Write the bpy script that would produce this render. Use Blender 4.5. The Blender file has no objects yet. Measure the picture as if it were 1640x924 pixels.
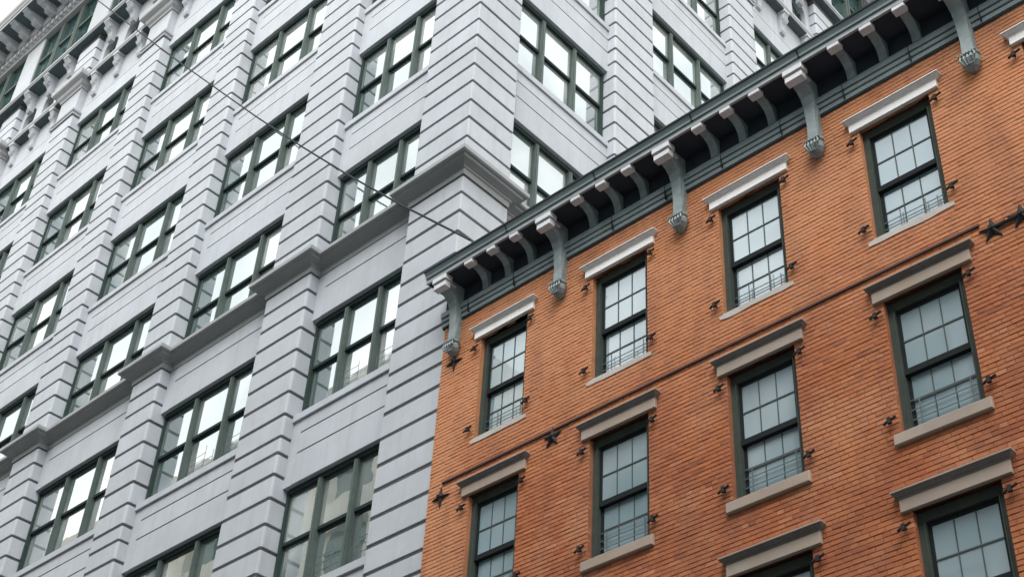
import bpy, bmesh, math, random
from mathutils import Matrix, Vector
random.seed(7)
sc = bpy.context.scene
COL = sc.collection
R_ = math.radians

# ------------------------------------------------------------------ camera
cam_d = bpy.data.cameras.new("camera")
cam = bpy.data.objects.new("camera", cam_d); COL.objects.link(cam)
CAM = Vector((14.497, -12.668, 1.6))
yaw, pitch, roll = -0.73132524, 0.64300776, 0.02719996
fwd = Vector((math.sin(yaw)*math.cos(pitch), math.cos(yaw)*math.cos(pitch), math.sin(pitch)))
right = Vector((math.cos(yaw), -math.sin(yaw), 0)); up = right.cross(fwd)
cr, sr = math.cos(roll), math.sin(roll)
cx = cr*right + sr*up; cyv = -sr*right + cr*up
m = Matrix((cx, cyv, -fwd)).transposed().to_4x4(); m.translation = CAM
cam.matrix_world = m
FPX, PPX, PPY = 2229.62, 928.34, 594.476
cam_d.sensor_width = 36.0; cam_d.lens = 36*FPX/1640
cam_d.shift_x = (820-PPX)/1640; cam_d.shift_y = (PPY-462)/1640
cam_d.clip_start = 0.1; cam_d.clip_end = 2000
sc.camera = cam
def px(X):
    d = Vector(X)-CAM
    zc = d.dot(fwd)
    if zc < .1: return (-9999, -9999)
    return (PPX+FPX*d.dot(cx)/zc, PPY-FPX*d.dot(cyv)/zc)

# ------------------------------------------------------------------ world, sun, exposure
SUN_EL, SUN_AZ = R_(55), R_(150)        # azimuth measured clockwise from +Y
w = bpy.data.worlds.new("World"); sc.world = w; w.use_nodes = True
nt = w.node_tree; nt.nodes.clear()
wo = nt.nodes.new("ShaderNodeOutputWorld"); bg = nt.nodes.new("ShaderNodeBackground")
sky = nt.nodes.new("ShaderNodeTexSky"); sky.sky_type = 'NISHITA'; sky.sun_disc = False
sky.sun_elevation = SUN_EL; sky.sun_rotation = SUN_AZ
sky.air_density = 4.0; sky.dust_density = 1.0; sky.ozone_density = 1.0; sky.altitude = 0
hs = nt.nodes.new("ShaderNodeHueSaturation"); hs.inputs['Saturation'].default_value = 0.2
nt.links.new(sky.outputs[0], hs.inputs['Color'])
tc = nt.nodes.new("ShaderNodeTexCoord"); cn = nt.nodes.new("ShaderNodeTexNoise")
cn.inputs['Scale'].default_value = 2.6; cn.inputs['Detail'].default_value = 6; cn.inputs['Roughness'].default_value = .55
nt.links.new(tc.outputs['Generated'], cn.inputs['Vector'])
cm_ = nt.nodes.new("ShaderNodeMapRange"); cm_.inputs[1].default_value = .3; cm_.inputs[2].default_value = .7; cm_.inputs[3].default_value = .72; cm_.inputs[4].default_value = 1.2
nt.links.new(cn.outputs[0], cm_.inputs[0])
cl = nt.nodes.new("ShaderNodeVectorMath"); cl.operation = 'SCALE'
nt.links.new(hs.outputs[0], cl.inputs[0]); nt.links.new(cm_.outputs[0], cl.inputs['Scale']); nt.links.new(cl.outputs[0], bg.inputs[0])
bg.inputs[1].default_value = 0.15
nt.links.new(bg.outputs[0], wo.inputs[0])
sd = bpy.data.lights.new("sun", 'SUN'); sd.energy = 1.3; sd.angle = R_(40); sd.color = (1, .965, .91)
sun = bpy.data.objects.new("sun", sd); COL.objects.link(sun)
sv = Vector((math.sin(SUN_AZ)*math.cos(SUN_EL), math.cos(SUN_AZ)*math.cos(SUN_EL), math.sin(SUN_EL)))
sun.rotation_euler = sv.to_track_quat('Z', 'Y').to_euler(); sun.location = (20, -20, 60)
sc.view_settings.view_transform = 'Standard'; sc.view_settings.look = 'None'
sc.view_settings.gamma = 1; sc.view_settings.use_curve_mapping = False
sc.view_settings.exposure = 1.4

# ------------------------------------------------------------------ materials
def mat(name):
    M = bpy.data.materials.new(name); M.use_nodes = True
    t = M.node_tree; b = t.nodes['Principled BSDF']
    return M, t, b
def N(t, typ, **k):
    n = t.nodes.new(typ)
    for a, v in k.items(): setattr(n, a, v)
    return n
def lk(t, a, b): t.links.new(a, b)
def noise(t, scale, detail=4, rough=.55, vec=None):
    n = N(t, "ShaderNodeTexNoise"); n.inputs['Scale'].default_value = scale
    n.inputs['Detail'].default_value = detail; n.inputs['Roughness'].default_value = rough
    if vec: lk(t, vec, n.inputs['Vector'])
    return n
def ramp(t, src, stops):
    r = N(t, "ShaderNodeValToRGB"); e = r.color_ramp.elements
    while len(e) < len(stops): e.new(.5)
    for i, (p, c) in enumerate(stops):
        e[i].position = p; e[i].color = (c, c, c, 1) if isinstance(c, (int, float)) else (*c, 1)
    lk(t, src, r.inputs[0]); return r.outputs[0]
def mix(t, fac, a, b, mode='MIX'):
    n = N(t, "ShaderNodeMix", data_type='RGBA', blend_type=mode)
    for s, v in ((0, fac), (6, a), (7, b)):
        if hasattr(v, 'links') or hasattr(v, 'is_linked'): lk(t, v, n.inputs[s])
        else: n.inputs[s].default_value = v if s == 0 else (*v, 1)
    return n.outputs[2]
def wpos(t, sx=1, sy=1, sz=1):
    g = N(t, "ShaderNodeNewGeometry"); mp = N(t, "ShaderNodeMapping")
    mp.inputs['Scale'].default_value = (sx, sy, sz); lk(t, g.outputs['Position'], mp.inputs['Vector'])
    return mp.outputs[0]
def bump(t, b, h, s=.2, d=.01):
    n = N(t, "ShaderNodeBump"); n.inputs['Strength'].default_value = s; n.inputs['Distance'].default_value = d
    lk(t, h, n.inputs['Height']); lk(t, n.outputs[0], b.inputs['Normal'])

def painted_stone(name, col, var=.07, streak=.16, rough=.75):
    M, t, b = mat(name)
    n1 = noise(t, 1.3, 5, .6, wpos(t)); n2 = noise(t, 1, 6, .65, wpos(t, 5, 5, .5)); n3 = noise(t, 30, 3, .5, wpos(t))
    oi = N(t, "ShaderNodeObjectInfo")
    c = mix(t, ramp(t, n1.outputs[0], [(.3, 0.), (.75, 1.)]), col, tuple(x*(1-var) for x in col))
    c = mix(t, ramp(t, n2.outputs[0], [(.48, 0.), (.8, streak)]), c, (.27, .27, .275))
    n5 = noise(t, 7, 6, .7, wpos(t)); c = mix(t, ramp(t, n5.outputs[0], [(.35, .0), (.75, .16)]), c, (.30, .30, .31))
    c = mix(t, ramp(t, oi.outputs['Random'], [(0, .0), (1, .2)]), c, (.30, .305, .32))
    lk(t, c, b.inputs['Base Color']); b.inputs['Roughness'].default_value = rough
    bump(t, b, n3.outputs[0], .12, .01); b.inputs['Specular IOR Level'].default_value = .2
    return M
STONE = painted_stone("grey_painted_masonry", (.425, .458, .51), .15, .42)
STONE_TRIM = painted_stone("grey_painted_trim", (.37, .385, .41), .12, .35)
BELTM = painted_stone("dark_grey_belt_paint", (.29, .305, .315), .2, .3)
JOINT = painted_stone("shaded_joint_masonry", (.05, .054, .062), .2, .0)  # groove shade put into the near-black colour of the recessed joints
SOFF = painted_stone("teal_soffit_shade", (.05, .085, .095), .2, .0)  # underside shade put into the colour of the soffit sheets
def plain(name, col, rough=.5, var=.15, scale=6, spec=.5, metal=0., bs=.08):
    M, t, b = mat(name)
    n = noise(t, scale, 5, .6, wpos(t))
    c = mix(t, ramp(t, n.outputs[0], [(.3, 0.), (.75, 1.)]), col, tuple(x*(1-var) for x in col))
    lk(t, c, b.inputs['Base Color']); b.inputs['Roughness'].default_value = rough
    b.inputs['Specular IOR Level'].default_value = spec; b.inputs['Metallic'].default_value = metal
    n3 = noise(t, scale*8, 2, .5, wpos(t)); bump(t, b, n3.outputs[0], bs, .006)
    return M
FRAME = plain("green_window_paint", (.078, .106, .10), .6, .3, 3, .3)
JAMB = plain("deep_green_jamb_shade", (.03, .05, .048), .8, .25, 6, .12)  # deep green, darkened to hold the shadow under the window heads
RAIL = plain("dark_green_sash_paint", (.022, .034, .035), .8, .2, 6, .12)
BFRAME = plain("dark_olive_window_paint", (.055, .068, .06), .8, .25, 6, .12)
BSASH = plain("black_green_sash_paint", (.014, .018, .02), .8, .2, 6, .12)
MUNT = plain("grey_muntin_paint", (.075, .09, .09), .7, .2, 6, .2)
CORN = plain("slate_teal_cornice_paint", (.20, .255, .27), .55, .25, 3)
BRKT = plain("pale_teal_bracket_paint", (.235, .29, .305), .6, .4, 7)
FASC = plain("pale_slate_fascia_paint", (.31, .345, .37), .55, .25, 4)
LIP = plain("dark_gutter_lip_paint", (.03, .037, .043), .8, .2, 4, .12)
CORNL = plain("pale_grey_bracket_paint", (.56, .57, .61), .6, .2, 5)
CORND = plain("slate_frieze_shade", (.038, .045, .06), .8, .25, 3, .12)  # cornice teal darkened: recess shade painted into frieze and soffit
IRON = plain("black_cast_iron", (.034, .032, .035), .8, .3, 20, .12)
RUST = plain("rust_brown_strip", (.085, .032, .024), .75, .4, 8)
GUARD = plain("grey_guard_metal", (.09, .12, .13), .5, .2)
CABLE = plain("dull_cable_sheath", (.03, .036, .04), .8, .1, 6, .1)
WHITE = painted_stone("white_lintel_paint", (.76, .74, .745), .06, .2, .6)
BROWN = painted_stone("tan_brownstone", (.36, .28, .222), .3, .5, .85)
SHADED = painted_stone("shaded_brownstone", (.115, .10, .092), .2, .2, .85)  # shadow below the lintel fillet put into the moulding colour
SILLP = painted_stone("patched_cement_sill", (.47, .43, .40), .25, .3, .9)
CREAM = painted_stone("cream_limestone", (.84, .79, .70), .12, .25, .85)
GREYB = plain("dull_blue_grey_brick", (.42, .47, .49), .85, .25, 1.5)
DARKGL = plain("dark_window_void", (.10, .14, .14), .2, .2, 2)
ROOFM = plain("roof_membrane", (.06, .06, .06), .9, .2, 1)
ASPH = plain("asphalt", (.05, .05, .052), .9, .25, 4)
PAVE = plain("concrete_paving", (.26, .255, .245), .9, .2, 2)
GRND = plain("city_ground", (.12, .12, .115), .95, .25, .5)
ROOM = plain("dim_room_wall", (.06, .07, .07), .9, .3, 2, .1)
TEALP = plain("teal_sign_paint", (.08, .17, .15), .5, .2)

def glass(name, refl, dark, pale, pthr, tint=(1, 1, 1), wob=.05, clear=None):
    """window glass: mirror coat over what is seen behind it (dark room or pale blind)"""
    M, t, b = mat(name); out = t.nodes['Material Output']
    oi = N(t, "ShaderNodeObjectInfo")
    n0 = noise(t, .7, 3, .5, wpos(t, 1, 1, .6)); n1 = noise(t, .42, 2, .4, wpos(t))
    c = mix(t, ramp(t, n1.outputs[0], [(pthr, 0.), (min(1, pthr+.16), 1.)]), dark, pale)
    c = mix(t, ramp(t, n0.outputs[0], [(.42, 0.), (.75, .45)]), c, tuple(x*.6 for x in dark))
    lk(t, c, b.inputs['Base Color']); b.inputs['Roughness'].default_value = .6; b.inputs['Specular IOR Level'].default_value = 0
    g = N(t, "ShaderNodeBsdfGlossy"); g.inputs['Roughness'].default_value = .012; g.inputs['Color'].default_value = (*tint, 1)
    fr = N(t, "ShaderNodeFresnel"); fr.inputs['IOR'].default_value = 1.5
    ad = N(t, "ShaderNodeMath", operation='ADD', use_clamp=True); ad.inputs[1].default_value = refl
    lk(t, fr.outputs[0], ad.inputs[0])
    nb = N(t, 'ShaderNodeTexNoise', noise_dimensions='4D'); nb.inputs['Scale'].default_value = .9; nb.inputs['Detail'].default_value = 2
    mw = N(t, 'ShaderNodeMath', operation='MULTIPLY'); mw.inputs[1].default_value = 40; lk(t, oi.outputs['Random'], mw.inputs[0]); lk(t, mw.outputs[0], nb.inputs['W']); lk(t, wpos(t), nb.inputs['Vector']); bm_ = N(t, "ShaderNodeBump"); bm_.inputs['Strength'].default_value = wob
    bm_.inputs['Distance'].default_value = .02; lk(t, nb.outputs[0], bm_.inputs['Height']); lk(t, bm_.outputs[0], g.inputs['Normal'])
    ms = N(t, "ShaderNodeMixShader"); lk(t, ad.outputs[0], ms.inputs[0])
    if clear:
        tr = N(t, "ShaderNodeBsdfTransparent"); tr.inputs[0].default_value = (*clear, 1); lk(t, tr.outputs[0], ms.inputs[1])
    else: lk(t, b.outputs[0], ms.inputs[1])
    lk(t, g.outputs[0], ms.inputs[2])
    lk(t, ms.outputs[0], out.inputs[0])
    return M
GLASS = glass("loft_window_glass", .38, (.10, .14, .135), (.40, .43, .43), .44, (.93, .975, 1), .12)
BGLASS = glass("house_window_glass", .085, (.20, .28, .315), (.33, .40, .435), .40, (.93, .955, 1.), .08)
UGLASS = glass("attic_window_glass", .05, (.02, .05, .05), (.04, .08, .08), .5, (.9, 1, 1))

def wash_mask(t):
    g = N(t, "ShaderNodeNewGeometry"); sp = N(t, "ShaderNodeSeparateXYZ"); lk(t, g.outputs['Position'], sp.inputs[0])
    nb = noise(t, .8, 5, .6, wpos(t)); ad = N(t, "ShaderNodeMath", operation='MULTIPLY_ADD')
    lk(t, nb.outputs[0], ad.inputs[0]); ad.inputs[1].default_value = 3.0; lk(t, sp.outputs[2], ad.inputs[2])
    mr = N(t, "ShaderNodeMapRange"); mr.inputs[1].default_value = 13.7; mr.inputs[2].default_value = 16.4
    lk(t, ad.outputs[0], mr.inputs[0])
    ax = N(t, "ShaderNodeMath", operation='MULTIPLY_ADD'); lk(t, nb.outputs[0], ax.inputs[0]); ax.inputs[1].default_value = 1.6; lk(t, sp.outputs[0], ax.inputs[2])
    mx = N(t, "ShaderNodeMapRange"); mx.inputs[1].default_value = 2.1; mx.inputs[2].default_value = 1.4; lk(t, ax.outputs[0], mx.inputs[0])
    m_ = N(t, "ShaderNodeMath", operation='MAXIMUM'); lk(t, mr.outputs[0], m_.inputs[0]); lk(t, mx.outputs[0], m_.inputs[1])
    return m_.outputs[0]
def brick_material(name, islands):
    M, t, b = mat(name)
    if islands: rnd = N(t, "ShaderNodeNewGeometry").outputs['Random Per Island']
    else: rnd = N(t, "ShaderNodeObjectInfo").outputs['Random']
    c1 = N(t, "ShaderNodeValToRGB"); e = c1.color_ramp.elements
    cols = [(0, (.19, .065, .04)), (.04, (.265, .082, .04)), (.14, (.305, .097, .045)), (.45, (.335, .11, .048)), (.78, (.365, .123, .053)), (.96, (.395, .14, .064)), (1, (.45, .195, .11))]
    while len(e) < len(cols): e.new(.5)
    for i, (p, c) in enumerate(cols): e[i].position = p; e[i].color = (*c, 1)
    lk(t, rnd, c1.inputs[0])
    # the storey above the iron strip was repointed and washed with a paler, more orange coat; contrast raised to paint in the light falloff
    wash = mix(t, .72, c1.outputs[0], (.56, .27, .145))
    c = mix(t, wash_mask(t), c1.outputs[0], wash)
    n2 = noise(t, 1.1, 6, .65, wpos(t))
    c = mix(t, ramp(t, n2.outputs[0], [(.48, 0.), (.72, .6)]), c, (.50, .18, .06))
    n4 = noise(t, .9, 6, .72, wpos(t, 1.8, 1, .55))
    c = mix(t, ramp(t, n4.outputs[0], [(.44, 0.), (.68, .6)]), c, (.20, .085, .058))
    n6 = noise(t, .75, 6, .66, wpos(t))
    c = mix(t, ramp(t, n6.outputs[0], [(.48, 0.), (.66, .55)]), c, (.49, .24, .13))
    n3 = noise(t, 60, 4, .6, wpos(t))
    c = mix(t, ramp(t, n3.outputs[0], [(.35, .25), (.65, 0.)]), c, (.24, .09, .05))
    n5 = noise(t, 14, 4, .7, wpos(t))
    c = mix(t, ramp(t, n5.outputs[0], [(.66, 0.), (.8, .3)]), c, (.62, .48, .38))
    lk(t, c, b.inputs['Base Color']); b.inputs['Roughness'].default_value = .9; b.inputs['Specular IOR Level'].default_value = .2
    bump(t, b, n3.outputs[0], .35, .006)
    return M
BRICK_ISL = brick_material("old_orange_brick_wall", True)
BRICK_ONE = brick_material("old_orange_brick", False)
def mortar():
    M, t, b = mat("brown_lime_mortar"); n = noise(t, 3, 5, .6, wpos(t))
    c = mix(t, ramp(t, n.outputs[0], [(.3, 0.), (.75, 1.)]), (.29, .12, .07), (.20, .086, .053))
    c2 = mix(t, ramp(t, n.outputs[0], [(.3, 0.), (.75, 1.)]), (.47, .22, .115), (.34, .15, .08))
    lk(t, mix(t, wash_mask(t), c, c2), b.inputs['Base Color']); b.inputs['Roughness'].default_value = .95; b.inputs['Specular IOR Level'].default_value = .1
    n3 = noise(t, 50, 3, .5, wpos(t)); bump(t, b, n3.outputs[0], .3, .006)
    return M
MORT = mortar()

# ------------------------------------------------------------------ mesh helpers
class MB:
    def __init__(s): s.v = []; s.f = []
    def poly(s, pts, faces):
        o = len(s.v); s.v += [tuple(p) for p in pts]; s.f += [tuple(i+o for i in f) for f in faces]; return s
    def box(s, x0, x1, y0, y1, z0, z1):
        return s.poly([(x0,y0,z0),(x1,y0,z0),(x1,y1,z0),(x0,y1,z0),(x0,y0,z1),(x1,y0,z1),(x1,y1,z1),(x0,y1,z1)],
               [(0,3,2,1),(4,5,6,7),(0,1,5,4),(1,2,6,5),(2,3,7,6),(3,0,4,7)])
    def bbox(s, x0, x1, y0, y1, z0, z1, c=.01):
        """box with chamfered edges on the face towards -Y"""
        r = [(x0+c,y0,z0+c),(x1-c,y0,z0+c),(x1-c,y0,z1-c),(x0+c,y0,z1-c),(x0,y0+c,z0),(x1,y0+c,z0),(x1,y0+c,z1),(x0,y0+c,z1),(x0,y1,z0),(x1,y1,z0),(x1,y1,z1),(x0,y1,z1)]
        f = [(0,1,2,3)]
        for a, b_ in ((0,4),(4,8)):
            for i in range(4):
                j = (i+1) % 4; f.append((a+i, b_+i, b_+j, a+j))
        f.append((11,10,9,8))
        return s.poly(r, f)
    def prism_x(s, prof, x0, x1):
        """(y,z) outline, counter-clockwise seen from +X, extruded along X"""
        n = len(prof); pts = [(x0, y, z) for y, z in prof]+[(x1, y, z) for y, z in prof]
        f = [tuple(reversed(range(n))), tuple(range(n, 2*n))]+[(i, (i+1) % n, n+(i+1) % n, n+i) for i in range(n)]
        return s.poly(pts, f)
    def prism_y(s, prof, y0, y1):
        """(x,z) outline, extruded along Y"""
        n = len(prof); pts = [(x, y0, z) for x, z in prof]+[(x, y1, z) for x, z in prof]
        return s.poly(pts, [tuple(range(n)), tuple(reversed(range(n, 2*n)))]+[(i, n+i, n+(i+1) % n, (i+1) % n) for i in range(n)])
    def rings(s, rings):
        n = len(rings[0]); o = len(s.v)
        for r in rings: s.v += [tuple(p) for p in r]
        for k in range(len(rings)-1):
            for i in range(n):
                j = (i+1) % n; a = o+k*n; b_ = a+n; s.f.append((a+i, a+j, b_+j, b_+i))
        s.f.append(tuple(o+i for i in reversed(range(n)))); s.f.append(tuple(o+(len(rings)-1)*n+i for i in range(n)))
        return s
    def tube(s, pts, r, n=6):
        pts = [Vector(p) for p in pts]; rg = []
        for i, p in enumerate(pts):
            d = (pts[min(i+1, len(pts)-1)]-pts[max(i-1, 0)]).normalized()
            a = d.cross(Vector((0, 0, 1)) if abs(d.z) < .9 else Vector((1, 0, 0))).normalized(); b_ = d.cross(a)
            rg.append([p+a*r*math.cos(2*math.pi*k/n)+b_*r*math.sin(2*math.pi*k/n) for k in range(n)])
        return s.rings(rg)
    def sweep(s, path, prof):
        """(projection,z) outline swept along an open plan path, projecting to the right of travel"""
        n = len(prof); P = [Vector((a, b_)) for a, b_ in path]; offs = []
        for i, p in enumerate(P):
            ns = []
            if i > 0: d = (p-P[i-1]).normalized(); ns.append(Vector((d.y, -d.x)))
            if i < len(P)-1: d = (P[i+1]-p).normalized(); ns.append(Vector((d.y, -d.x)))
            offs.append(ns[0] if len(ns) == 1 else (ns[0]+ns[1])/(1+ns[0].dot(ns[1])))
        o = len(s.v)
        for p, q in zip(P, offs):
            for a, z in prof: s.v.append((p.x+q.x*a, p.y+q.y*a, z))
        for k in range(len(P)-1):
            for i in range(n-1):
                a = o+k*n+i; s.f.append((a, a+n, a+n+1, a+1))
        s.f.append(tuple(o+i for i in range(n))); s.f.append(tuple(o+(len(P)-1)*n+i for i in reversed(range(n))))
        return s
    def mesh(s, name, M):
        me = bpy.data.meshes.new(name); me.from_pydata(s.v, [], s.f)
        bm = bmesh.new(); bm.from_mesh(me); bmesh.ops.recalc_face_normals(bm, faces=bm.faces); bm.to_mesh(me); bm.free()
        if M: me.materials.append(M)
        return me
def obj(name, me, parent=None, loc=(0,0,0), rz=0):
    o = bpy.data.objects.new(name, me); COL.objects.link(o)
    o.location = loc; o.rotation_euler[2] = rz
    if parent: o.parent = parent
    return o
def part(name, mb, M, parent=None, loc=(0,0,0), rz=0): return obj(name, mb.mesh(name, M), parent, loc, rz)
def thing(name, label, cat, loc=(0,0,0), group=None):
    o = obj(name, None, None, loc); o['label'] = label; o['category'] = cat
    if group: o['group'] = group
    return o
def struct(name, mb, M):
    o = part(name, mb, M); o['kind'] = 'structure'; return o
def inframe(X, mg=25):
    u, v = px(X); return -mg < u < 1640+mg and -mg < v < 924+mg

# ------------------------------------------------------------------ ground and street
struct('ground', MB().box(-400, 400, -400, 400, -1.2, -1.0), GRND)
struct('road', MB().box(-200, 200, -15.1, -3.9, -.95, -.14), ASPH)
struct('pavement', MB().box(-200, 200, -3.9, 30, -.95, 0).box(-200, 200, -60, -15.1, -.95, 0), PAVE)

# ================================================================== GREY LOFT BUILDING
grey = thing('loft_building', 'tall pale grey painted loft building with banded piers behind the brick house', 'building', (-15, 8, 0))
GO = Vector((-15, 8, 0))
def gp(name, mb, M, loc=(0,0,0), rz=0): return part(name, mb, M, grey, Vector(loc)-GO, rz)
def gpm(name, me, loc=(0,0,0), rz=0, par=None):
    return obj(name, me, grey, Vector(loc)-GO, rz)
FP = [(-36.80,-35.57),(-31.62,-30.40),(-26.45,-25.22),(-21.27,-20.03),(-16.07,-14.87),(-10.86,-9.71),(-5.96,-4.49),(-1.51,0)]
SP = [(0,1.23),(4.48,6.0),(9.65,10.95),(14.85,16.1),(20.0,21.25)]
HEAD = [3.20, 7.25, 11.31, 15.36, 19.40, 23.52, 27.60, 31.72, 35.84]
OFFS = [-2.96,-2.44,-1.90,-1.36,-.86,-.30,.22,.70]
REC = .25
Q = math.pi/2
TOPC = 36.12
joints = sorted(h+o for h in HEAD for o in OFFS if .5 < h+o < TOPC-.1)
joints = [.02]+joints+[TOPC]
courses = [(a, b) for a, b in zip(joints[:-1], joints[1:])]
attic = [(37.98+.52*i, 37.98+.52*(i+1)) for i in range(4)]
G2 = .032                                          # half of the open joint
def block_mesh(w_, d0, h, r0, r1, key, M=STONE):
    """one rusticated course of a pier: front at y=0, from x=0 to w_, rounded front arrises"""
    c = .012
    def ring(ins, z):
        out = []
        for cxx, a0, r, sx in ((0, 180, r0, 1), (w_, 270, r1, -1)):
            r = max(r, .002)
            for k in range(4):
                a = math.radians(a0+30*k); out.append((cxx+sx*(r)+(r-ins)*math.cos(a), r+(r-ins)*math.sin(a), z))
        out.append((w_-ins, d0-ins*0, z)); out.append((ins, d0, z)); return out
    return MB().rings([ring(c, 0), ring(0, c), ring(0, h-c), ring(c, h)]).mesh('stone_course', M)
bcache = {}
cand = []
for z0, z1 in courses+attic:
    for k, (a, b) in enumerate(FP):
        corner = (k == len(FP)-1)
        cand.append((('C' if corner else 'F'), a, b, z0, z1))
    for k, (a, b) in enumerate(SP[1:]): cand.append(('S', a, b, z0, z1))
def seen(kind, a, b, z):
    if z > 41: return False
    if kind == 'S':
        p = Vector((0, (a+b)/2, z))
        if not inframe(p): return False
        d = CAM-p; t_ = (-.6-p.y)/d.y; q = p+d*t_
        return q.z > 17.3
    p = Vector(((a+b)/2, 0, z))
    return inframe(p, 40)
vis = []; hid = []
for c in cand: (vis if seen(c[0], c[1], c[2], (c[3]+c[4])/2) else hid).append(c)
vis.sort(key=lambda c: (Vector(((0 if c[0] == 'S' else c[2]), (c[1] if c[0] == 'S' else 0), c[3]))-CAM).length)
hid += vis[300:]; vis = vis[:300]
def bmesh_for(c):
    kind, a, b, z0, z1 = c; h = round(z1-z0-2*G2, 3); w_ = round(b-a, 3)
    key = (kind == 'C', w_, h)
    if key not in bcache:
        bcache[key] = block_mesh(w_, 1.23, h, .05, .025, key) if kind == 'C' else block_mesh(w_, .37, h, .05, .05, key)
    return bcache[key]
def bplace(c):
    kind, a, b, z0, z1 = c
    return ((0, a, z0+G2), Q) if kind == 'S' else ((a, 0, z0+G2), 0)
for c in vis:
    l, rz = bplace(c); j = random.uniform
    l = (l[0]-(j(0, .004) if rz else j(-.003, .003)), l[1]+(j(-.003, .003) if rz else j(0, .004)), l[2]+j(-.004, .004))
    gpm('stone_course', bmesh_for(c), l, rz)
far = MB()
for c in hid:
    l, rz = bplace(c); me = bmesh_for(c)
    vs = [(v.co.x, v.co.y, v.co.z) for v in me.vertices]
    if rz: vs = [(-y, x, z) for x, y, z in vs]
    far.poly([(x+l[0], y+l[1], z+l[2]) for x, y, z in vs], [tuple(p.vertices) for p in me.polygons])
gp('stone_courses_beyond', far, STONE)['kind'] = 'stuff'
# pier cores behind the open joints, and the building mass
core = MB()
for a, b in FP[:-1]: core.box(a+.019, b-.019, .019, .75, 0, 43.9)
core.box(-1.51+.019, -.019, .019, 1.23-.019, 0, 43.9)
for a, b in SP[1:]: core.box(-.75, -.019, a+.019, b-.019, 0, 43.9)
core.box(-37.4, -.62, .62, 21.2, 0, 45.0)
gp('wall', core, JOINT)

fbays = [(FP[i][1], FP[i+1][0]) for i in range(len(FP)-1)]
sbays = [(SP[i][1], SP[i+1][0]) for i in range(len(SP)-1)]
bays = [('F', a, b) for a, b in fbays]+[('S', a, b) for a, b in sbays]
def loc_of(kind, a, z): return ((a, 0, z), 0) if kind == 'F' else ((0, a, z), Q)
mc = {}
def cached(key, fn):
    if key not in mc: mc[key] = fn()
    return mc[key]
# ---- spandrels: a left stile and three bands with narrow joints, then a sill
def spandrel(w_, z0, z1):
    return MB().bbox(.26, w_+.02, REC, .62, z0, z1, .006)
def stile(w_, h): return MB().box(-.02, .26, REC+.004, .62, 0, h)
def wframe(w_, h):
    """green frame of a three-light window, 0..w_, head at z=0, sill at z=-h"""
    m_ = MB()
    m_.box(-.05, .075, .37, .52, -h, 0).box(w_-.075, w_+.05, .37, .52, -h, 0)
    m_.box(.075, w_-.075, .345, .52, -.10, 0).box(.075, w_-.075, .372, .52, -h, -h+.06)
    return m_
def wmull(w_, h, k):
    m_ = MB()
    if k:
        s_ = w_*k/3; m_.box(s_-.055, s_+.055, .335, .52, -h+.002, -.102)
        m_.box(s_-.025, s_+.025, .318, .335, -h+.002, -.102)
    return m_
def lights(w_):
    e = [.075]+[x for k in (1, 2) for x in (w_*k/3-.055, w_*k/3+.055)]+[w_-.075]
    return [(e[0], e[1]), (e[2], e[3]), (e[4], e[5])]
def sash(l, r, z0, z1, y, railtop):
    m_ = MB(); t_ = .035
    m_.box(l+.002, l+t_, y, y+.04, z0, z1).box(r-t_, r-.002, y, y+.04, z0, z1)
    m_.box(l+t_, r-t_, y+.001, y+.04, z1-t_, z1)
    return m_
def window(kind, a, b, zh, h, glassm=GLASS, frm=FRAME, mid=.485, dy=0):
    w_ = round(b-a, 3); l, rz = loc_of(kind, a, zh); key = (w_, round(h, 2))
    fo = gpm('window', cached(('wf',)+key, lambda: wframe(w_, h).mesh('window_frame', JAMB)), l, rz)
    for k in (1, 2): obj('mullion', cached(('wm', k)+key, lambda: wmull(w_, h, k).mesh('mullion', frm)), fo)
    zm = -h*mid
    for i, (L, R) in enumerate(lights(w_)):
        for u in (0, 1):
            z0, z1 = (zm, -.102) if u == 0 else (-h+.062, zm)
            y = .41 if u == 0 else .455
            obj('sash', cached(('ss', i, u)+key, lambda: sash(L, R, z0, z1, y, 0).mesh('sash', frm)), fo)
            obj('pane', cached(('pn', i, u)+key, lambda: MB().box(L+.034, R-.034, y+.015, y+.025, z0+(.035 if u == 0 else .05), z1-.034).mesh('pane', glassm)), fo)
        obj('meeting_rail', cached(('mr', i)+key, lambda: MB().bbox(L+.003, R-.003, .398, .47, zm-.045, zm+.035, .006).mesh('meeting_rail', RAIL)), fo)
    return fo
def visible_bay(kind, a, b, z):
    return True
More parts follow.
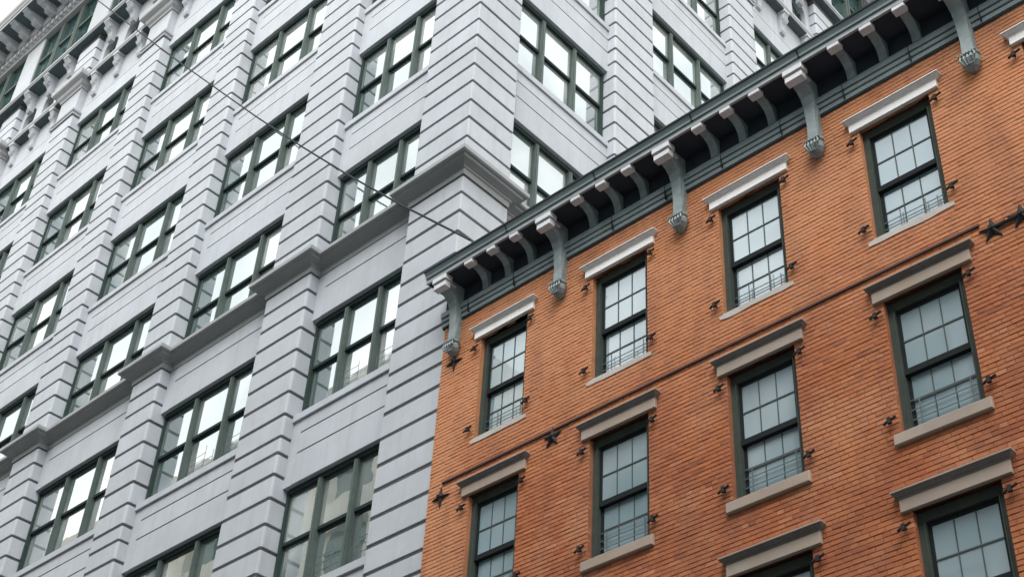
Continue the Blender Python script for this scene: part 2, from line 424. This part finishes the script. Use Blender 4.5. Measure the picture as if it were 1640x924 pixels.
for kind, a, b in bays:
    w_ = round(b-a, 3)
    for i, zh in enumerate(HEAD):
        prev = HEAD[i-1] if i else zh-4.1
        if kind == 'F' and zh < 12 and not inframe((b, 0, zh+1.5), 60) and i < 2: pass
        h = zh-prev-1.66
        l, rz = loc_of(kind, a, zh)
        window(kind, a, b, zh, h)
        if kind == 'F' and a > -10 and zh in (15.36, 19.40):      # low guards standing in front of the two right-hand lights
            for L, R in lights(w_)[1:]:
                g_ = MB(); rr = random.Random(int(zh*10)+int(L*100)); x0, x1 = L+.08, L+(R-L)*.62
                for q in range(4): g_.box(x0, x1, .385, .392, -h+.12+.15*q, -h+.13+.15*q)
                for q in range(3): xx = x0+(x1-x0)*q/2; g_.box(xx-.006, xx+.006, .379, .385, -h+.06, -h+.44+.2*(q == 2)+rr.uniform(0, .12))
                gp('window_guard', g_, GUARD, l)
        belt = abs(zh-19.40) < .01; top = i == len(HEAD)-1
        bands = [(0, .765), (.79, 1.62)] if belt else ([(0, .69), (.705, 2.0)] if top else [(0, .685), (.711, 1.155), (1.181, 1.475)])
        for z0, z1 in bands:
            gpm('spandrel_panel', cached(('sp', w_, z0, z1), lambda: spandrel(w_, z0, z1).mesh('spandrel_panel', STONE)), l, rz)
        hh = 1.62 if belt else (2.0 if top else 1.475)
        gpm('spandrel_stile', cached(('st', hh), lambda: stile(w_, hh).mesh('spandrel_stile', STONE)), l, rz)
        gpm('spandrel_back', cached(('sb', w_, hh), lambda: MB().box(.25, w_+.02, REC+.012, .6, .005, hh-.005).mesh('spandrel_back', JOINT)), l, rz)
        if not belt and not top:
            gpm('window_sill', cached(('sl', w_), lambda: MB().bbox(-.02, w_+.02, REC-.045, .62, 1.478, 1.655, .012).mesh('window_sill', STONE)), l, rz)

# ---- string mouldings that follow the piers in and out
def facade_path(inset=0):
    p = [(-37.4, REC)]
    for a, b in FP[:-1]: p += [(a, REC), (a, 0), (b, 0), (b, REC)]
    p += [(-1.51, REC), (-1.51, 0), (0, 0), (0, 1.23), (-REC, 1.23)]
    for a, b in SP[1:]: p += [(-REC, a), (0, a), (0, b), (-REC, b)]
    return p
PATH = facade_path()
gp('belt_course', MB().sweep(PATH, [(-.1, 20.56),(.018, 20.57),(.022, 20.70),(.05, 20.715),(.06, 20.745),(.13, 20.775),(.205, 20.80),(.225, 20.84),(.275, 20.85),(.30, 20.875),(.30, 20.965),(.27, 20.985),(-.1, 21.09)]), BELTM)
gp('pier_astragal', MB().sweep(PATH, [(-.1, 36.13),(.04, 36.14),(.05, 36.2),(.02, 36.215),(.02, 36.25),(.07, 36.27),(.08, 36.34),(-.1, 36.38)]), STONE_TRIM) if False else None
for a, b in FP[:-1]:
    p = [(a, REC-.01), (a, 0), (b, 0), (b, REC-.01)]
    gp('pier_astragal', MB().sweep(p, [(-.06, 36.13),(.04, 36.14),(.05, 36.2),(.015, 36.215),(.015, 36.26),(.065, 36.28),(.075, 36.35),(-.06, 36.38)]), STONE_TRIM)
    gp('pier_frieze', MB().box(a+.01, b-.01, .01, .3, 36.36, 37.7), STONE)
p = [(-1.51, REC-.01), (-1.51, 0), (0, 0), (0, 1.23), (-REC+.01, 1.23)]
gp('pier_astragal', MB().sweep(p, [(-.06, 36.13),(.04, 36.14),(.05, 36.2),(.015, 36.215),(.015, 36.26),(.065, 36.28),(.075, 36.35),(-.06, 36.38)]), STONE_TRIM)
gp('pier_frieze', MB().box(-1.5, -.01, .01, 1.22, 36.36, 37.7), STONE)
for a, b in SP[1:]:
    p = [(-REC+.01, a), (0, a), (0, b), (-REC+.01, b)]
    gp('pier_astragal', MB().sweep(p, [(-.06, 36.13),(.04, 36.14),(.05, 36.2),(.015, 36.215),(.015, 36.26),(.065, 36.28),(.075, 36.35),(-.06, 36.38)]), STONE_TRIM)
    gp('pier_frieze', MB().box(-.3, -.01, a+.01, b-.01, 36.36, 37.7), STONE)
CAPP = [(-.06, 37.42),(.03, 37.43),(.05, 37.50),(.12, 37.56),(.16, 37.68),(.24, 37.72),(.30, 37.76),(.32, 37.84),(.32, 37.96),(-.06, 38.0)]
for a, b in FP[:-1]: gp('pier_capital', MB().sweep([(a, REC-.01), (a, 0), (b, 0), (b, REC-.01)], CAPP), STONE_TRIM)
gp('pier_capital', MB().sweep([(-1.51, REC-.01), (-1.51, 0), (0, 0), (0, 1.23), (-REC+.01, 1.23)], CAPP), STONE_TRIM)
for a, b in SP[1:]: gp('pier_capital', MB().sweep([(-REC+.01, a), (0, a), (0, b), (-REC+.01, b)], CAPP), STONE_TRIM)
for kind, a, b in bays:
    w_ = round(b-a, 3); l, rz = loc_of(kind, a, 0)
    gpm('balcony_ledge', cached(('bl', w_), lambda: MB().sweep([(0, REC), (w_, REC)], [(-.1, 37.735),(.29, 37.74),(.30, 37.80),(.32, 37.82),(.32, 37.93),(-.1, 37.97)]).mesh('balcony_ledge', STONE_TRIM)), l, rz)
    gpm('ledge_soffit', cached(('bs', w_), lambda: MB().box(0, w_, REC-.275, REC+.05, 37.71, 37.733).mesh('ledge_soffit', SOFF)), l, rz)  # dark sheet carries the painted shade under the ledge
# scroll brackets: S-shaped side outline (y,z) relative to wall face, hanging under a ledge
def scroll(dep, ht, wd):
    o = [(0, 0)]
    o += [(-dep, 0), (-dep, -.16*ht), (-dep*.86, -.24*ht), (-dep*.92, -.34*ht), (-dep*.78, -.46*ht), (-dep*.5, -.56*ht), (-dep*.38, -.72*ht), (-dep*.46, -.86*ht), (-dep*.3, -.97*ht), (0, -ht)]
    m_ = MB().prism_x([(y, z) for y, z in reversed(o)], -wd/2, wd/2)
    m_.box(-wd/2-.03, wd/2+.03, -dep-.03, 0, -.10*ht, .02)
    m_.prism_x([(-dep*.95, -.34*ht), (-dep*.8, -.44*ht), (-dep*.66, -.40*ht), (-dep*.62, -.28*ht), (-dep*.78, -.20*ht)], -wd/2-.025, wd/2+.025)
    return m_
BR1 = scroll(.27, .95, .22).mesh('ledge_bracket', STONE); BR2 = scroll(.42, .85, .24).mesh('console_bracket', STONE)
MOD = scroll(.75, .42, .26).mesh('cornice_modillion', STONE)
def arch_window(w_, h):
    """dark opening surround with a round head"""
    n = 10; r = w_/2; out = [(-r, 0), (r, 0), (r, h-r)]+[(r*math.cos(math.pi*k/n), h-r+r*math.sin(math.pi*k/n)) for k in range(1, n)]+[(-r, h-r)]
    return MB().prism_y(out, .0, .03)
for kind, a, b in bays:
    w_ = round(b-a, 3)
    for fr in (1/6, .5, 5/6):
        s_ = a+w_*fr
        gpm('ledge_bracket', BR1, (s_, REC, 37.70) if kind == 'F' else (-REC, s_, 37.70), 0 if kind == 'F' else Q)
        gpm('console_bracket', BR2, (s_, REC, 40.30) if kind == 'F' else (-REC, s_, 40.30), 0 if kind == 'F' else Q)
    # attic storey with arched lights between the consoles
    l, rz = loc_of(kind, a, 37.96)
    def aw():
        m_ = MB(); e = 0
        for k in range(3):
            c_ = w_*(k+.5)/3; m_.box(w_*k/3+(0 if k else -.02), c_-.40, REC, .6, 0, 2.45).box(c_+.40, w_*(k+1)/3+(.02 if k == 2 else 0), REC, .6, 0, 2.45)
            # spandrel over the arch
            n = 8; pts = [(c_-.40, 1.35)]+[(c_-.40*math.cos(math.pi*q/n), 1.35+.40*math.sin(math.pi*q/n)) for q in range(1, n)]+[(c_+.40, 1.35), (c_+.40, 2.45), (c_-.40, 2.45)]
            m_.prism_y(list(reversed(pts)), REC, .6); m_.box(c_-.40, c_+.40, REC-.03, .6, 0, .12)
        return m_.mesh('attic_wall', STONE)
    gpm('attic_wall', cached(('aw', w_), aw), l, rz)
    for k in range(3):
        s_ = a+w_*(k+.5)/3
        f_ = gpm('arched_window', cached('awf', lambda: MB().box(-.42, -.34, .40, .52, .1, 1.95).box(.34, .42, .40, .52, .1, 1.95).box(-.34, .34, .40, .52, .1, .17).box(-.34, .34, .40, .52, .92, .99).box(-.03, .03, .42, .5, .99, 1.78).mesh('arched_window', FRAME)), (s_, 0, 37.96) if kind == 'F' else (0, s_, 37.96), rz)
        obj('pane', cached('awp', lambda: MB().box(-.42, .42, .46, .48, .1, 1.95).mesh('pane', UGLASS)), f_)
EP = [(-37.4, 0), (0, 0), (0, 21.25)]
gp('attic_ledge', MB().sweep(EP, [(-.6, 40.345),(.215, 40.35),(.22, 40.40),(.25, 40.42),(.25, 40.52),(-.6, 40.6)]), STONE_TRIM)
gp('attic_soffit', MB().sweep(EP, [(-.6, 40.315),(.20, 40.316),(.20, 40.343),(-.6, 40.344)]), SOFF)
# top storey: smooth piers and tall green windows almost flush with them
for a, b in FP[:-1]: gp('pier_slab', MB().bbox(a-.02, b+.02, -.02, .6, 40.6, 44.0, .02), STONE)
gp('pier_slab', MB().box(-1.53, .02, -.02, 1.25, 40.6, 44.0), STONE)
for a, b in SP[1:]: gp('pier_slab', MB().box(-.6, .02, a-.02, b+.02, 40.6, 44.0), STONE)
for kind, a, b in bays:
    w_ = round(b-a, 3); l, rz = loc_of(kind, a, 40.6)
    def tw():
        m_ = MB().box(-.02, .1, .03, .2, 0, 3.4).box(w_-.1, w_+.02, .03, .2, 0, 3.4).box(.1, w_-.1, .04, .2, 3.25, 3.4).box(.1, w_-.1, .04, .2, 1.9, 2.0).box(.1, w_-.1, .04, .2, .0, .12)
        for k in (1, 2): s_ = w_*k/3; m_.box(s_-.13, s_-.03, 0, .2, .12, 3.25).box(s_+.03, s_+.13, 0, .2, .12, 3.25)
        return m_.mesh('tall_window', FRAME)
    f_ = gpm('tall_window', cached(('tw', w_), tw), l, rz)
    for k in range(3):
        obj('pane', cached(('twp', w_, k), lambda: MB().box(max(.1, w_*k/3+.13), min(w_-.1, w_*(k+1)/3-.13), .12, .14, .12, 3.25).mesh('pane', UGLASS)), f_)
# entablature: architrave, dentils, soffit with modillions, crown
gp('crown_soffit', MB().sweep(EP, [(-.6, 44.808),(1.12, 44.81),(1.12, 44.822),(-.6, 44.823)]), SOFF)
gp('architrave', MB().sweep(EP, [(-.6, 43.95),(.10, 43.96),(.10, 44.06),(.14, 44.08),(.14, 44.36),(.30, 44.42),(.32, 44.78),(-.6, 44.80)]), STONE_TRIM)
DEN = MB().box(-.075, .075, -.26, -.12, 44.10, 44.33).mesh('dentil', STONE)
dn = 0; restd = MB()
for i in range(int(37.2/.3)):
    x_ = -.2-i*.3
    if -30.5 < x_ < -20: gpm('dentil', DEN, (x_, 0, 0))
    else: restd.box(x_-.075, x_+.075, -.26, -.12, 44.10, 44.33)
for i in range(70):
    y_ = .2+i*.3; restd.box(.12, .26, y_-.075, y_+.075, 44.10, 44.33)
gp('dentils_beyond', restd, STONE)['kind'] = 'stuff'
for i in range(40): gpm('cornice_modillion', MOD, (-.5-i*.92, -.32, 44.80))
for i in range(22): gpm('cornice_modillion', MOD, (.32, .6+i*.92, 44.80), Q)
gp('crown_cornice', MB().sweep(EP, [(-.6, 44.82),(1.14, 44.825),(1.15, 44.95),(1.19, 44.97),(1.20, 45.05),(1.26, 45.12),(1.28, 45.20),(1.28, 45.28),(-.6, 45.5)]), STONE_TRIM)
gp('roof', MB().box(-37.4, -.7, .7, 21.2, 45.01, 45.2), ROOFM)

# ================================================================== BRICK HOUSE
brickb = thing('brick_row_house', 'orange brick row house with slate bracketed cornice and sash windows', 'building', (7.4, 6, 0))
BO = Vector((7.4, 6, 0))
def bp(name, mb, M, loc=(0,0,0)): return part(name, mb, M, brickb, Vector(loc)-BO)
def bpm(name, me, loc=(0,0,0)): return obj(name, me, brickb, Vector(loc)-BO)
YB = -.06
XEND = 14.9
WX = [.945, 3.41, 5.865, 8.305, 10.755, 13.2]; WW = 1.095
ROWS = [(16.05, 14.0), (12.945, 10.93), (9.88, 7.86), (6.8, 4.8)]
OPEN = [(x, x+(WW if i else 1.06), zb, zt) for i, x in enumerate(WX) for zt, zb in ROWS]
ZT = 16.80
# backing wall in boxes round the openings
bw = MB(); edges = [0]
for x in WX: edges += [x, x+(WW if x > 1 else 1.06)]
edges += [XEND]
for i in range(len(edges)-1):
    x0, x1 = edges[i], edges[i+1]
    if i % 2 == 0: bw.box(x0+.001, x1, YB+.0075, .32, 0, 17.4)
    else:
        zs = [0]
        for zt, zb in reversed(ROWS): zs += [zb, zt]
        zs += [17.4]
        for k in range(0, len(zs), 2): bw.box(x0, x1, YB+.0075, .32, zs[k], zs[k+1])
bp('wall', bw, MORT)
bp('party_wall', MB().box(.05, XEND-.05, .335, 12, 0, 17.2), ROOM)
bp('roof', MB().box(.02, XEND-.02, -.05, 12, 17.42, 17.5), ROOFM)
# bricks: common bond, one header course in six
CH = .0682; MT = .009; BL = .2135
def cut(x0, x1, z0, z1):
    """a brick face minus the window openings -> pieces"""
    P = [(x0, x1, z0, z1)]
    for a, b, c, d in OPEN:
        Qn = []
        for p in P:
            if p[1] <= a or p[0] >= b or p[3] <= c or p[2] >= d: Qn.append(p); continue
            if p[0] < a: Qn.append((p[0], a, p[2], p[3]))
            if p[1] > b: Qn.append((b, p[1], p[2], p[3]))
            m0, m1 = max(p[0], a), min(p[1], b)
            if p[2] < c: Qn.append((m0, m1, p[2], c))
            if p[3] > d: Qn.append((m0, m1, d, p[3]))
        P = Qn
    return [p for p in P if p[1]-p[0] > .02 and p[3]-p[2] > .012]
bricks = []
zbase = 6.2; nrow = int((ZT-zbase)/CH)
for r in range(nrow):
    z0 = zbase+r*CH; head = r % 6 == 3; L = BL/2 if head else BL
    off = random.uniform(-.006, .006)+(0 if head else (-L/2 if r % 2 else 0)+(L*.25 if r % 6 > 3 else 0))-L
    x = off
    while x < XEND:
        l_ = L; a = max(x, 0.0); b = min(x+l_-MT, XEND)
        if b-a > .03: bricks += cut(a, b, z0+random.uniform(0, .0015), z0+CH-MT+random.uniform(-.0015, .001))
        x += l_
def hid_by_trim(p):
    xm, zm = (p[0]+p[1])/2, (p[2]+p[3])/2
    for x in WX:
        for zt, zb in ROWS:
            if x-.2 < xm < x+WW+.2 and (zt-.02 < zm < zt+.3 or zb-.17 < zm < zb+.02): return True
    return False
def bdist(p): return (Vector(((p[0]+p[1])/2, YB, (p[2]+p[3])/2))-CAM).length
whole = [p for p in bricks if abs(p[1]-p[0]-(BL-MT)) < .001 and inframe((p[0], YB, p[2]), -3) and inframe((p[1], YB, p[3]), -3) and not hid_by_trim(p)]
whole.sort(key=bdist); near = set(whole[:300])
bvar = []
for k in range(6):
    m_ = MB(); j = lambda: random.uniform(-.0012, .0012)
    m_.bbox(0, BL-MT, YB+random.uniform(-.003, .003), YB+.06, 0, CH-MT, .004)
    m_.v = [(a+j(), b+j(), c+j()) for a, b, c in m_.v]; bvar.append(m_.mesh('brick', BRICK_ONE))
rest = MB()
for p in bricks:
    if p in near: bpm('brick', random.choice(bvar), (p[0], 0, p[2]))
    else:
        o = len(rest.v); rest.bbox(p[0], p[1], YB+random.uniform(-.0035, .0035), YB+.06, p[2], p[3], min(.004, (p[3]-p[2])*.3))
        rest.v[o:] = [(a+random.uniform(-.0012, .0012), b, c+random.uniform(-.0012, .0012)) for a, b, c in rest.v[o:]]
bp('bricks_beyond', rest, BRICK_ISL)['kind'] = 'stuff'

# ---- windows, lintels, sills
def frame_mb(w_, h):
    m_ = MB(); f = .075
    m_.box(-.02, f, .035, .2, -.0, h+.02).box(w_-f, w_+.02, .035, .2, 0, h+.02)
    m_.box(f, w_-f, .036, .2, h-.13, h+.02).box(f, w_-f, .03, .2, -.02, .05)
    m_.box(f, f+.018, .02, .2, .05, h-.13).box(w_-f-.018, w_-f, .02, .2, .05, h-.13)
    return m_
def sash_mb(l, r, z0, z1, y, lower):
    t_ = .045; m_ = MB()
    m_.box(l, l+t_, y, y+.04, z0, z1).box(r-t_, r, y, y+.04, z0, z1)
    m_.box(l+t_, r-t_, y, y+.04, z0, z0+(.07 if lower else .05)).box(l+t_, r-t_, y, y+.04, z1-.05, z1)
    gz0, gz1 = z0+(.07 if lower else .05), z1-.05; gw = (r-l-2*t_)
    mu = MB()
    for k in (1, 2):
        s_ = l+t_+gw*k/3; mu.box(s_-.0065, s_+.0065, y+.006, y+.034, gz0, gz1)
    zm = (gz0+gz1)/2; mu.box(l+t_, r-t_, y+.0045, y+.0335, zm-.010, zm+.010)
    panes = []
    for k in range(3):
        for q in range(2):
            panes.append((l+t_+gw*k/3, l+t_+gw*(k+1)/3, (gz0, zm)[q], (zm, gz1)[q]))
    return m_, panes, mu
def lintel_mb(w_, k):
    """slab with a thin top fillet that returns at both ends; origin at opening left, lintel foot z=0"""
    m_ = MB().bbox(-.125, w_+.155, YB-.05, YB+.1, 0, .17*k, .006)
    p = [(-.125, YB+.02), (-.125, YB-.05), (w_+.155, YB-.05), (w_+.155, YB+.02)]
    return m_.sweep(p, [(-.02, .234*k), (.062, .237*k), (.07, .243*k), (.07, .262*k), (-.05, .28*k)])
def lintel_mould(w_, k):
    p = [(-.125, YB+.02), (-.125, YB-.05), (w_+.155, YB-.05), (w_+.155, YB+.02)]
    return MB().sweep(p, [(-.02, .162*k), (.006, .165*k), (.012, .185*k), (.028, .194*k), (.045, .214*k), (.052, .222*k), (.054, .2335*k), (-.02, .2338*k)])
dog = MB().tube([(0, .02, 0), (0, -.05, 0)], .013, 6)
dog.tube([(-.075, -.05, -.03), (-.03, -.055, -.012), (0, -.055, .012), (.04, -.055, .005), (.085, -.05, .025)], .016, 6).box(-.022, .022, -.07, -.035, -.04, .03)
DOG = dog.mesh('shutter_hinge', IRON)
WCACHE = {}
for i, x in enumerate(WX):
    ww = WW if i else 1.06
    for r, (zt, zb) in enumerate(ROWS):
        h = round(zt-zb, 3); key = (ww, h)
        if key not in WCACHE:
            d_ = {}
            d_['f'] = frame_mb(ww, h).mesh('window', BFRAME)
            zm = h*.465
            s1, p1, m1_ = sash_mb(.093, ww-.093, zm-.03, h-.132, .075, False); s2, p2, m2_ = sash_mb(.093, ww-.093, .052, zm+.035, .12, True)
            d_['s'] = [s1.mesh('sash', BSASH), s2.mesh('sash', BSASH)]; d_['m'] = [m1_.mesh('muntin', MUNT), m2_.mesh('muntin', MUNT)]
            d_['p'] = [MB().box(a, b, y+.016, y+.022, c, d).mesh('pane', BGLASS) for y, pp in ((.075, p1), (.12, p2)) for a, b, c, d in pp]
            d_['r'] = MB().bbox(.093, ww-.093, .066, .165, zm-.05, zm+.045, .006).mesh('meeting_rail', BSASH)
            WCACHE[key] = d_
        d_ = WCACHE[key]
        wo_ = bpm('window', d_['f'], (x, 0, zb))
        for s_ in d_['s']: obj('sash', s_, wo_)
        for s_ in d_['m']: obj('muntin', s_, wo_)
        for p_ in d_['p']: obj('pane', p_, wo_)
        obj('meeting_rail', d_['r'], wo_)
        # low guard of flat bars across the lower sash
        g_ = MB(); rr = random.Random(i*7+r)
        gt = .40+rr.uniform(-.03, .05)
        for q in range(4 if r else 3): g_.box(.095, ww-.095, .098, .106, .10+gt*q/3.2, .112+gt*q/3.2)
        for sx in ((.22, ww-.2) if r else (.3+rr.uniform(-.05, .1), ww*.66, ww-.2)): g_.box(sx-.008, sx+.008, .092, .098, .06, .11+gt*(.94 if r else rr.uniform(.6, 1.1)))
        part('window_guard', g_, GUARD, wo_)
        R1 = r == 0
        lo = bpm('lintel', cached(('li', ww, R1), lambda: lintel_mb(ww, .84 if R1 else 1).mesh('lintel', WHITE if R1 else BROWN)), (x, 0, zt+.0))
        obj('lintel_moulding', cached(('lm', ww, R1), lambda: lintel_mould(ww, .84 if R1 else 1).mesh('lintel_moulding', WHITE if R1 else SHADED)), lo)
        if R1:
            sm = MB(); rr = random.Random(i); u_ = rr.uniform
            pts = [(-.07+u_(-.03, .02), -.075+u_(-.01, .01))]+[(-.07+(ww+.14)*q/7, -.082+u_(-.012, .012)) for q in range(1, 7)]+[(ww+.08+u_(-.02, .03), -.07), (ww+.075, -.012), (ww, .0), (ww, .012), (0, .012), (0, .0), (-.075, -.012)]
            sm.prism_y(pts, YB-.009, .03)
            bp('window_sill', sm, SILLP, (x, 0, zb))
        else:
            bpm('window_sill', cached(('si', ww), lambda: MB().bbox(-.085, ww+.085, YB-.055, .03, -.16, -.002, .012).mesh('window_sill', BROWN)), (x, 0, zb))
        for sx in (-.105, ww+.10):
            for zz in (zt-.19, zb+.215):
                hg = bpm('shutter_hinge', DOG, (x+sx, YB, zz)); hg.scale = (1.08, 1.1, 1.1)

# ---- cornice
bp('architrave', MB().sweep([(-.05, YB), (XEND, YB)], [(-.02, 16.745),(.035, 16.75),(.04, 16.82),(.01, 16.823),(.01, 16.84),(.06, 16.843),(.07, 16.90),(.035, 16.905),(.04, 16.925),(.085, 16.93),(.09, 17.03),(.03, 17.06),(-.02, 17.06)]), CORN)
bp('architrave_drip', MB().box(-.045, XEND, YB-.02, YB+.02, 16.715, 16.744), LIP)
for i in range(14): bp('architrave_seam', MB().box(.62+i*1.08, .63+i*1.08, YB-.093, YB-.02, 16.755, 17.028), LIP)
bp('frieze', MB().box(.0, XEND, YB-.02, .0, 17.05, 17.40), CORND)
bp('soffit', MB().box(.0, XEND, -.575, .0, 17.401, 17.43), CORND)
bp('crown_fascia', MB().sweep([(0, 0), (XEND, 0)], [(.555, 17.45),(.56, 17.388),(.605, 17.385),(.605, 17.405),(.595, 17.41),(.60, 17.455),(.61, 17.465),(.555, 17.47)]), FASC)
bp('gutter', MB().sweep([(0, 0), (XEND, 0)], [(.0, 17.471),(.585, 17.472),(.585, 17.487),(.625, 17.49),(.63, 17.53),(.65, 17.565),(.67, 17.59),(.0, 17.60)]), CORN)
bp('gutter_lip', MB().sweep([(-.01, 0), (XEND, 0)], [(.0, 17.602),(.675, 17.595),(.685, 17.60),(.685, 17.635),(.66, 17.64),(.0, 17.66)]), LIP)
for i in range(1, 8): bp('gutter_seam', MB().prism_x([(-.68, 17.598), (-.6, 17.598), (-.59, 17.485), (-.632, 17.485), (-.637, 17.53), (-.657, 17.565)], i*1.95-.012, i*1.95+.012), LIP)
def big_bracket():
    o = [(YB, 16.17), (YB-.14, 16.17), (YB-.135, 16.50), (YB-.145, 16.75), (YB-.165, 16.92), (YB-.21, 17.04), (YB-.29, 17.12), (YB-.42, 17.17), (YB-.50, 17.18), (YB-.505, 17.39), (YB, 17.39)]
    m_ = MB(); n = len(o); L = []; Rr = []
    for y, z in o:
        hw = .076+.02*abs((z-16.5)/.7); L.append((-hw, y, z)); Rr.append((hw, y, z))
    m_.poly(L+Rr, [tuple(reversed(range(n))), tuple(range(n, 2*n))]+[(k, (k+1) % n, n+(k+1) % n, n+k) for k in range(n)])
    return m_
BB = big_bracket().mesh('console_bracket', BRKT)
BCAP = MB().bbox(-.145, .145, -.585, -.46, 17.15, 17.255, .006).bbox(-.165, .165, -.61, -.44, 17.285, 17.385, .006).box(-.125, .125, -.555, -.3, 17.253, 17.29).mesh('bracket_cap', CORNL)
pd = MB()
rg = []
for z, rx, ry in ((16.19, .145, .19), (16.165, .15, .195), (16.14, .125, .17), (16.10, .135, .18), (16.04, .125, .165), (15.98, .085, .12), (15.94, .03, .05)):
    rg.append([(rx*math.cos(a), YB-ry*.5+ry*.55*math.sin(a), z) for a in [2*math.pi*k/12 for k in range(12)]])
pd.rings(list(reversed(rg)))
for k in range(5):
    a = -.1+.05*k; pd.tube([(a, YB-.19, 16.13), (a*1.1, YB-.205, 16.07), (a*.6, YB-.16, 15.98)], .016, 5)
for k in range(7): pd.box(-.13+.039*k, -.112+.039*k, YB-.21, YB-.1, 16.165, 16.19)
PEND = pd.mesh('bracket_pendant', BRKT)
def small_mod():
    o = [(YB-.02, 17.055), (YB-.08, 17.055), (YB-.09, 17.15), (YB-.115, 17.23), (YB-.17, 17.305), (YB-.26, 17.352), (YB-.40, 17.37), (YB-.45, 17.372), (YB-.45, 17.399), (YB-.02, 17.399)]
    return MB().prism_x(o, -.066, .066)
SM = small_mod().mesh('cornice_modillion', BRKT)
SCAP = MB().bbox(-.095, .095, -.60, -.47, 17.312, 17.398, .006).mesh('modillion_cap', CORNL)
BX = [.335, 2.76, 5.215, 7.655, 10.10, 12.55]
for i, x in enumerate(BX):
    o = bpm('console_bracket', BB, (x, 0, 0)); obj('bracket_cap', BCAP, o); obj('bracket_pendant', PEND, o)
    for k in (-1, 0, 1):
        xm = x+1.225+.53*k
        if i == 5 and xm > XEND-.2: continue
        o = bpm('cornice_modillion', SM, (xm, 0, 0)); obj('modillion_cap', SCAP, o)
# ---- ironwork on the wall
bp('iron_strip', MB().bbox(.32, 9.73, YB-.03, YB+.02, 13.40, 13.445, .006), RUST)
def star(n, r, r2, th=.03):
    m_ = MB(); pts = []
    for k in range(2*n):
        a = math.pi/2+math.pi*k/n; q = r if k % 2 == 0 else r2; pts.append((q*math.cos(a), q*math.sin(a)))
    N_ = len(pts); v = [(x, YB-.005, z) for x, z in pts]+[(x*.97, YB-.02, z*.97) for x, z in pts]+[(0, YB-th-.03, 0)]
    f = [(i, (i+1) % N_, N_+(i+1) % N_, N_+i) for i in range(N_)]+[(N_+i, N_+(i+1) % N_, 2*N_) for i in range(N_)]+[tuple(reversed(range(N_)))]
    m_.poly(v, f); m_.tube([(0, YB-.02, 0), (0, YB-.085, 0)], .03, 6)
    return m_
S5 = star(5, .19, .075).mesh('star_anchor', IRON); S4 = star(4, .2, .055).mesh('cross_anchor', IRON)
bpm('cross_anchor', S4, (.31, 0, 13.16)); bpm('star_anchor', S5, (2.68, 0, 13.29)); bpm('cross_anchor', S4, (.335, 0, 15.83))
bpm('star_anchor', S5, (9.885, 0, 13.26)); bpm('star_anchor', S5, (10.27, 0, 13.27))
bp('tie_bar', MB().tube([(9.885, YB-.03, 13.26), (10.27, YB-.03, 13.27)], .022, 6), IRON)

# ================================================================== overhead cable
cab = MB()
def on_ray(u, v, y):
    d = (u-PPX)/FPX*cx-(v-PPY)/FPX*cyv+fwd; t_ = (y-CAM.y)/d.y; return CAM+d*t_
kn = [on_ray(u, v, y) for u, v, y in ((90, -52, -.5), (155, 0, -.52), (280, 95, -.56), (410, 187, -.6), (480, 233, -.62), (560, 282, -.64), (640, 327, -.66), (752, 384, -.66))]
cab.tube(kn, .022, 6)
co = part('overhead_cable', cab, CABLE)
co['label'] = 'thin dark cable slanting across the grey facade to the cornice corner'; co['category'] = 'cable'

# ================================================================== across the street (seen in the window reflections)
cream = thing('stone_office_block', 'cream stone block with arched windows, mirrored in the lower grey loft windows', 'building', (-45, -27, 0))
CO_ = Vector((-45, -27, 0))
YO = -19.0
def cpn(name, mb, M, loc=(0,0,0)): return part(name, mb, M, cream, Vector(loc)-CO_)
cm = MB().box(-72, -21, -36, YO-.5, 0, 39.0)
for i in range(11): x = -72+i*5.1; cm.box(x-.7, x+.7, YO-.6, YO, 0, 37.7)
for z in range(9): cm.box(-72, -21, YO-.6, YO-.15, z*4.2-.9, z*4.2+.7)
cpn('wall', cm, CREAM)
cpn('cornice', MB().prism_x([(YO-.6, 37.6), (YO-.6, 39.7), (YO+1.3, 39.5), (YO+1.2, 39.1), (YO+.5, 38.7), (YO+.2, 37.6)], -72.5, -20.5), CREAM)
AW = arch_window(2.6, 3.0).mesh('window', DARKGL); AWF = MB().box(-.06, .06, .03, .1, 0, 3).box(-1.3, 1.3, .03, .1, 1.45, 1.57).mesh('mullion', TEALP)
for i in range(10):
    for z in range(9):
        o = obj('window', AW, cream, Vector((-72+i*5.1+2.55, YO-.49, z*4.2+.75))-CO_); obj('mullion', AWF, o)
dull = thing('brick_warehouse', 'dull blue grey warehouse mirrored in the lowest brick house windows', 'building', (2, -27, 0))
DO = Vector((2, -27, 0))
dm = MB().box(-19, 40, -36, YO, 0, 29.5).box(-19, 40, YO-.1, YO+.4, 29.2, 30)
part('wall', dm, GREYB, dull, -DO)
WH = MB().box(-.9, .9, 0, .04, 0, 2.2).mesh('window', DARKGL)
for i in range(14):
    for z in range(7): obj('window', WH, dull, Vector((-16+i*4, YO-.01, 2+z*4))-DO)
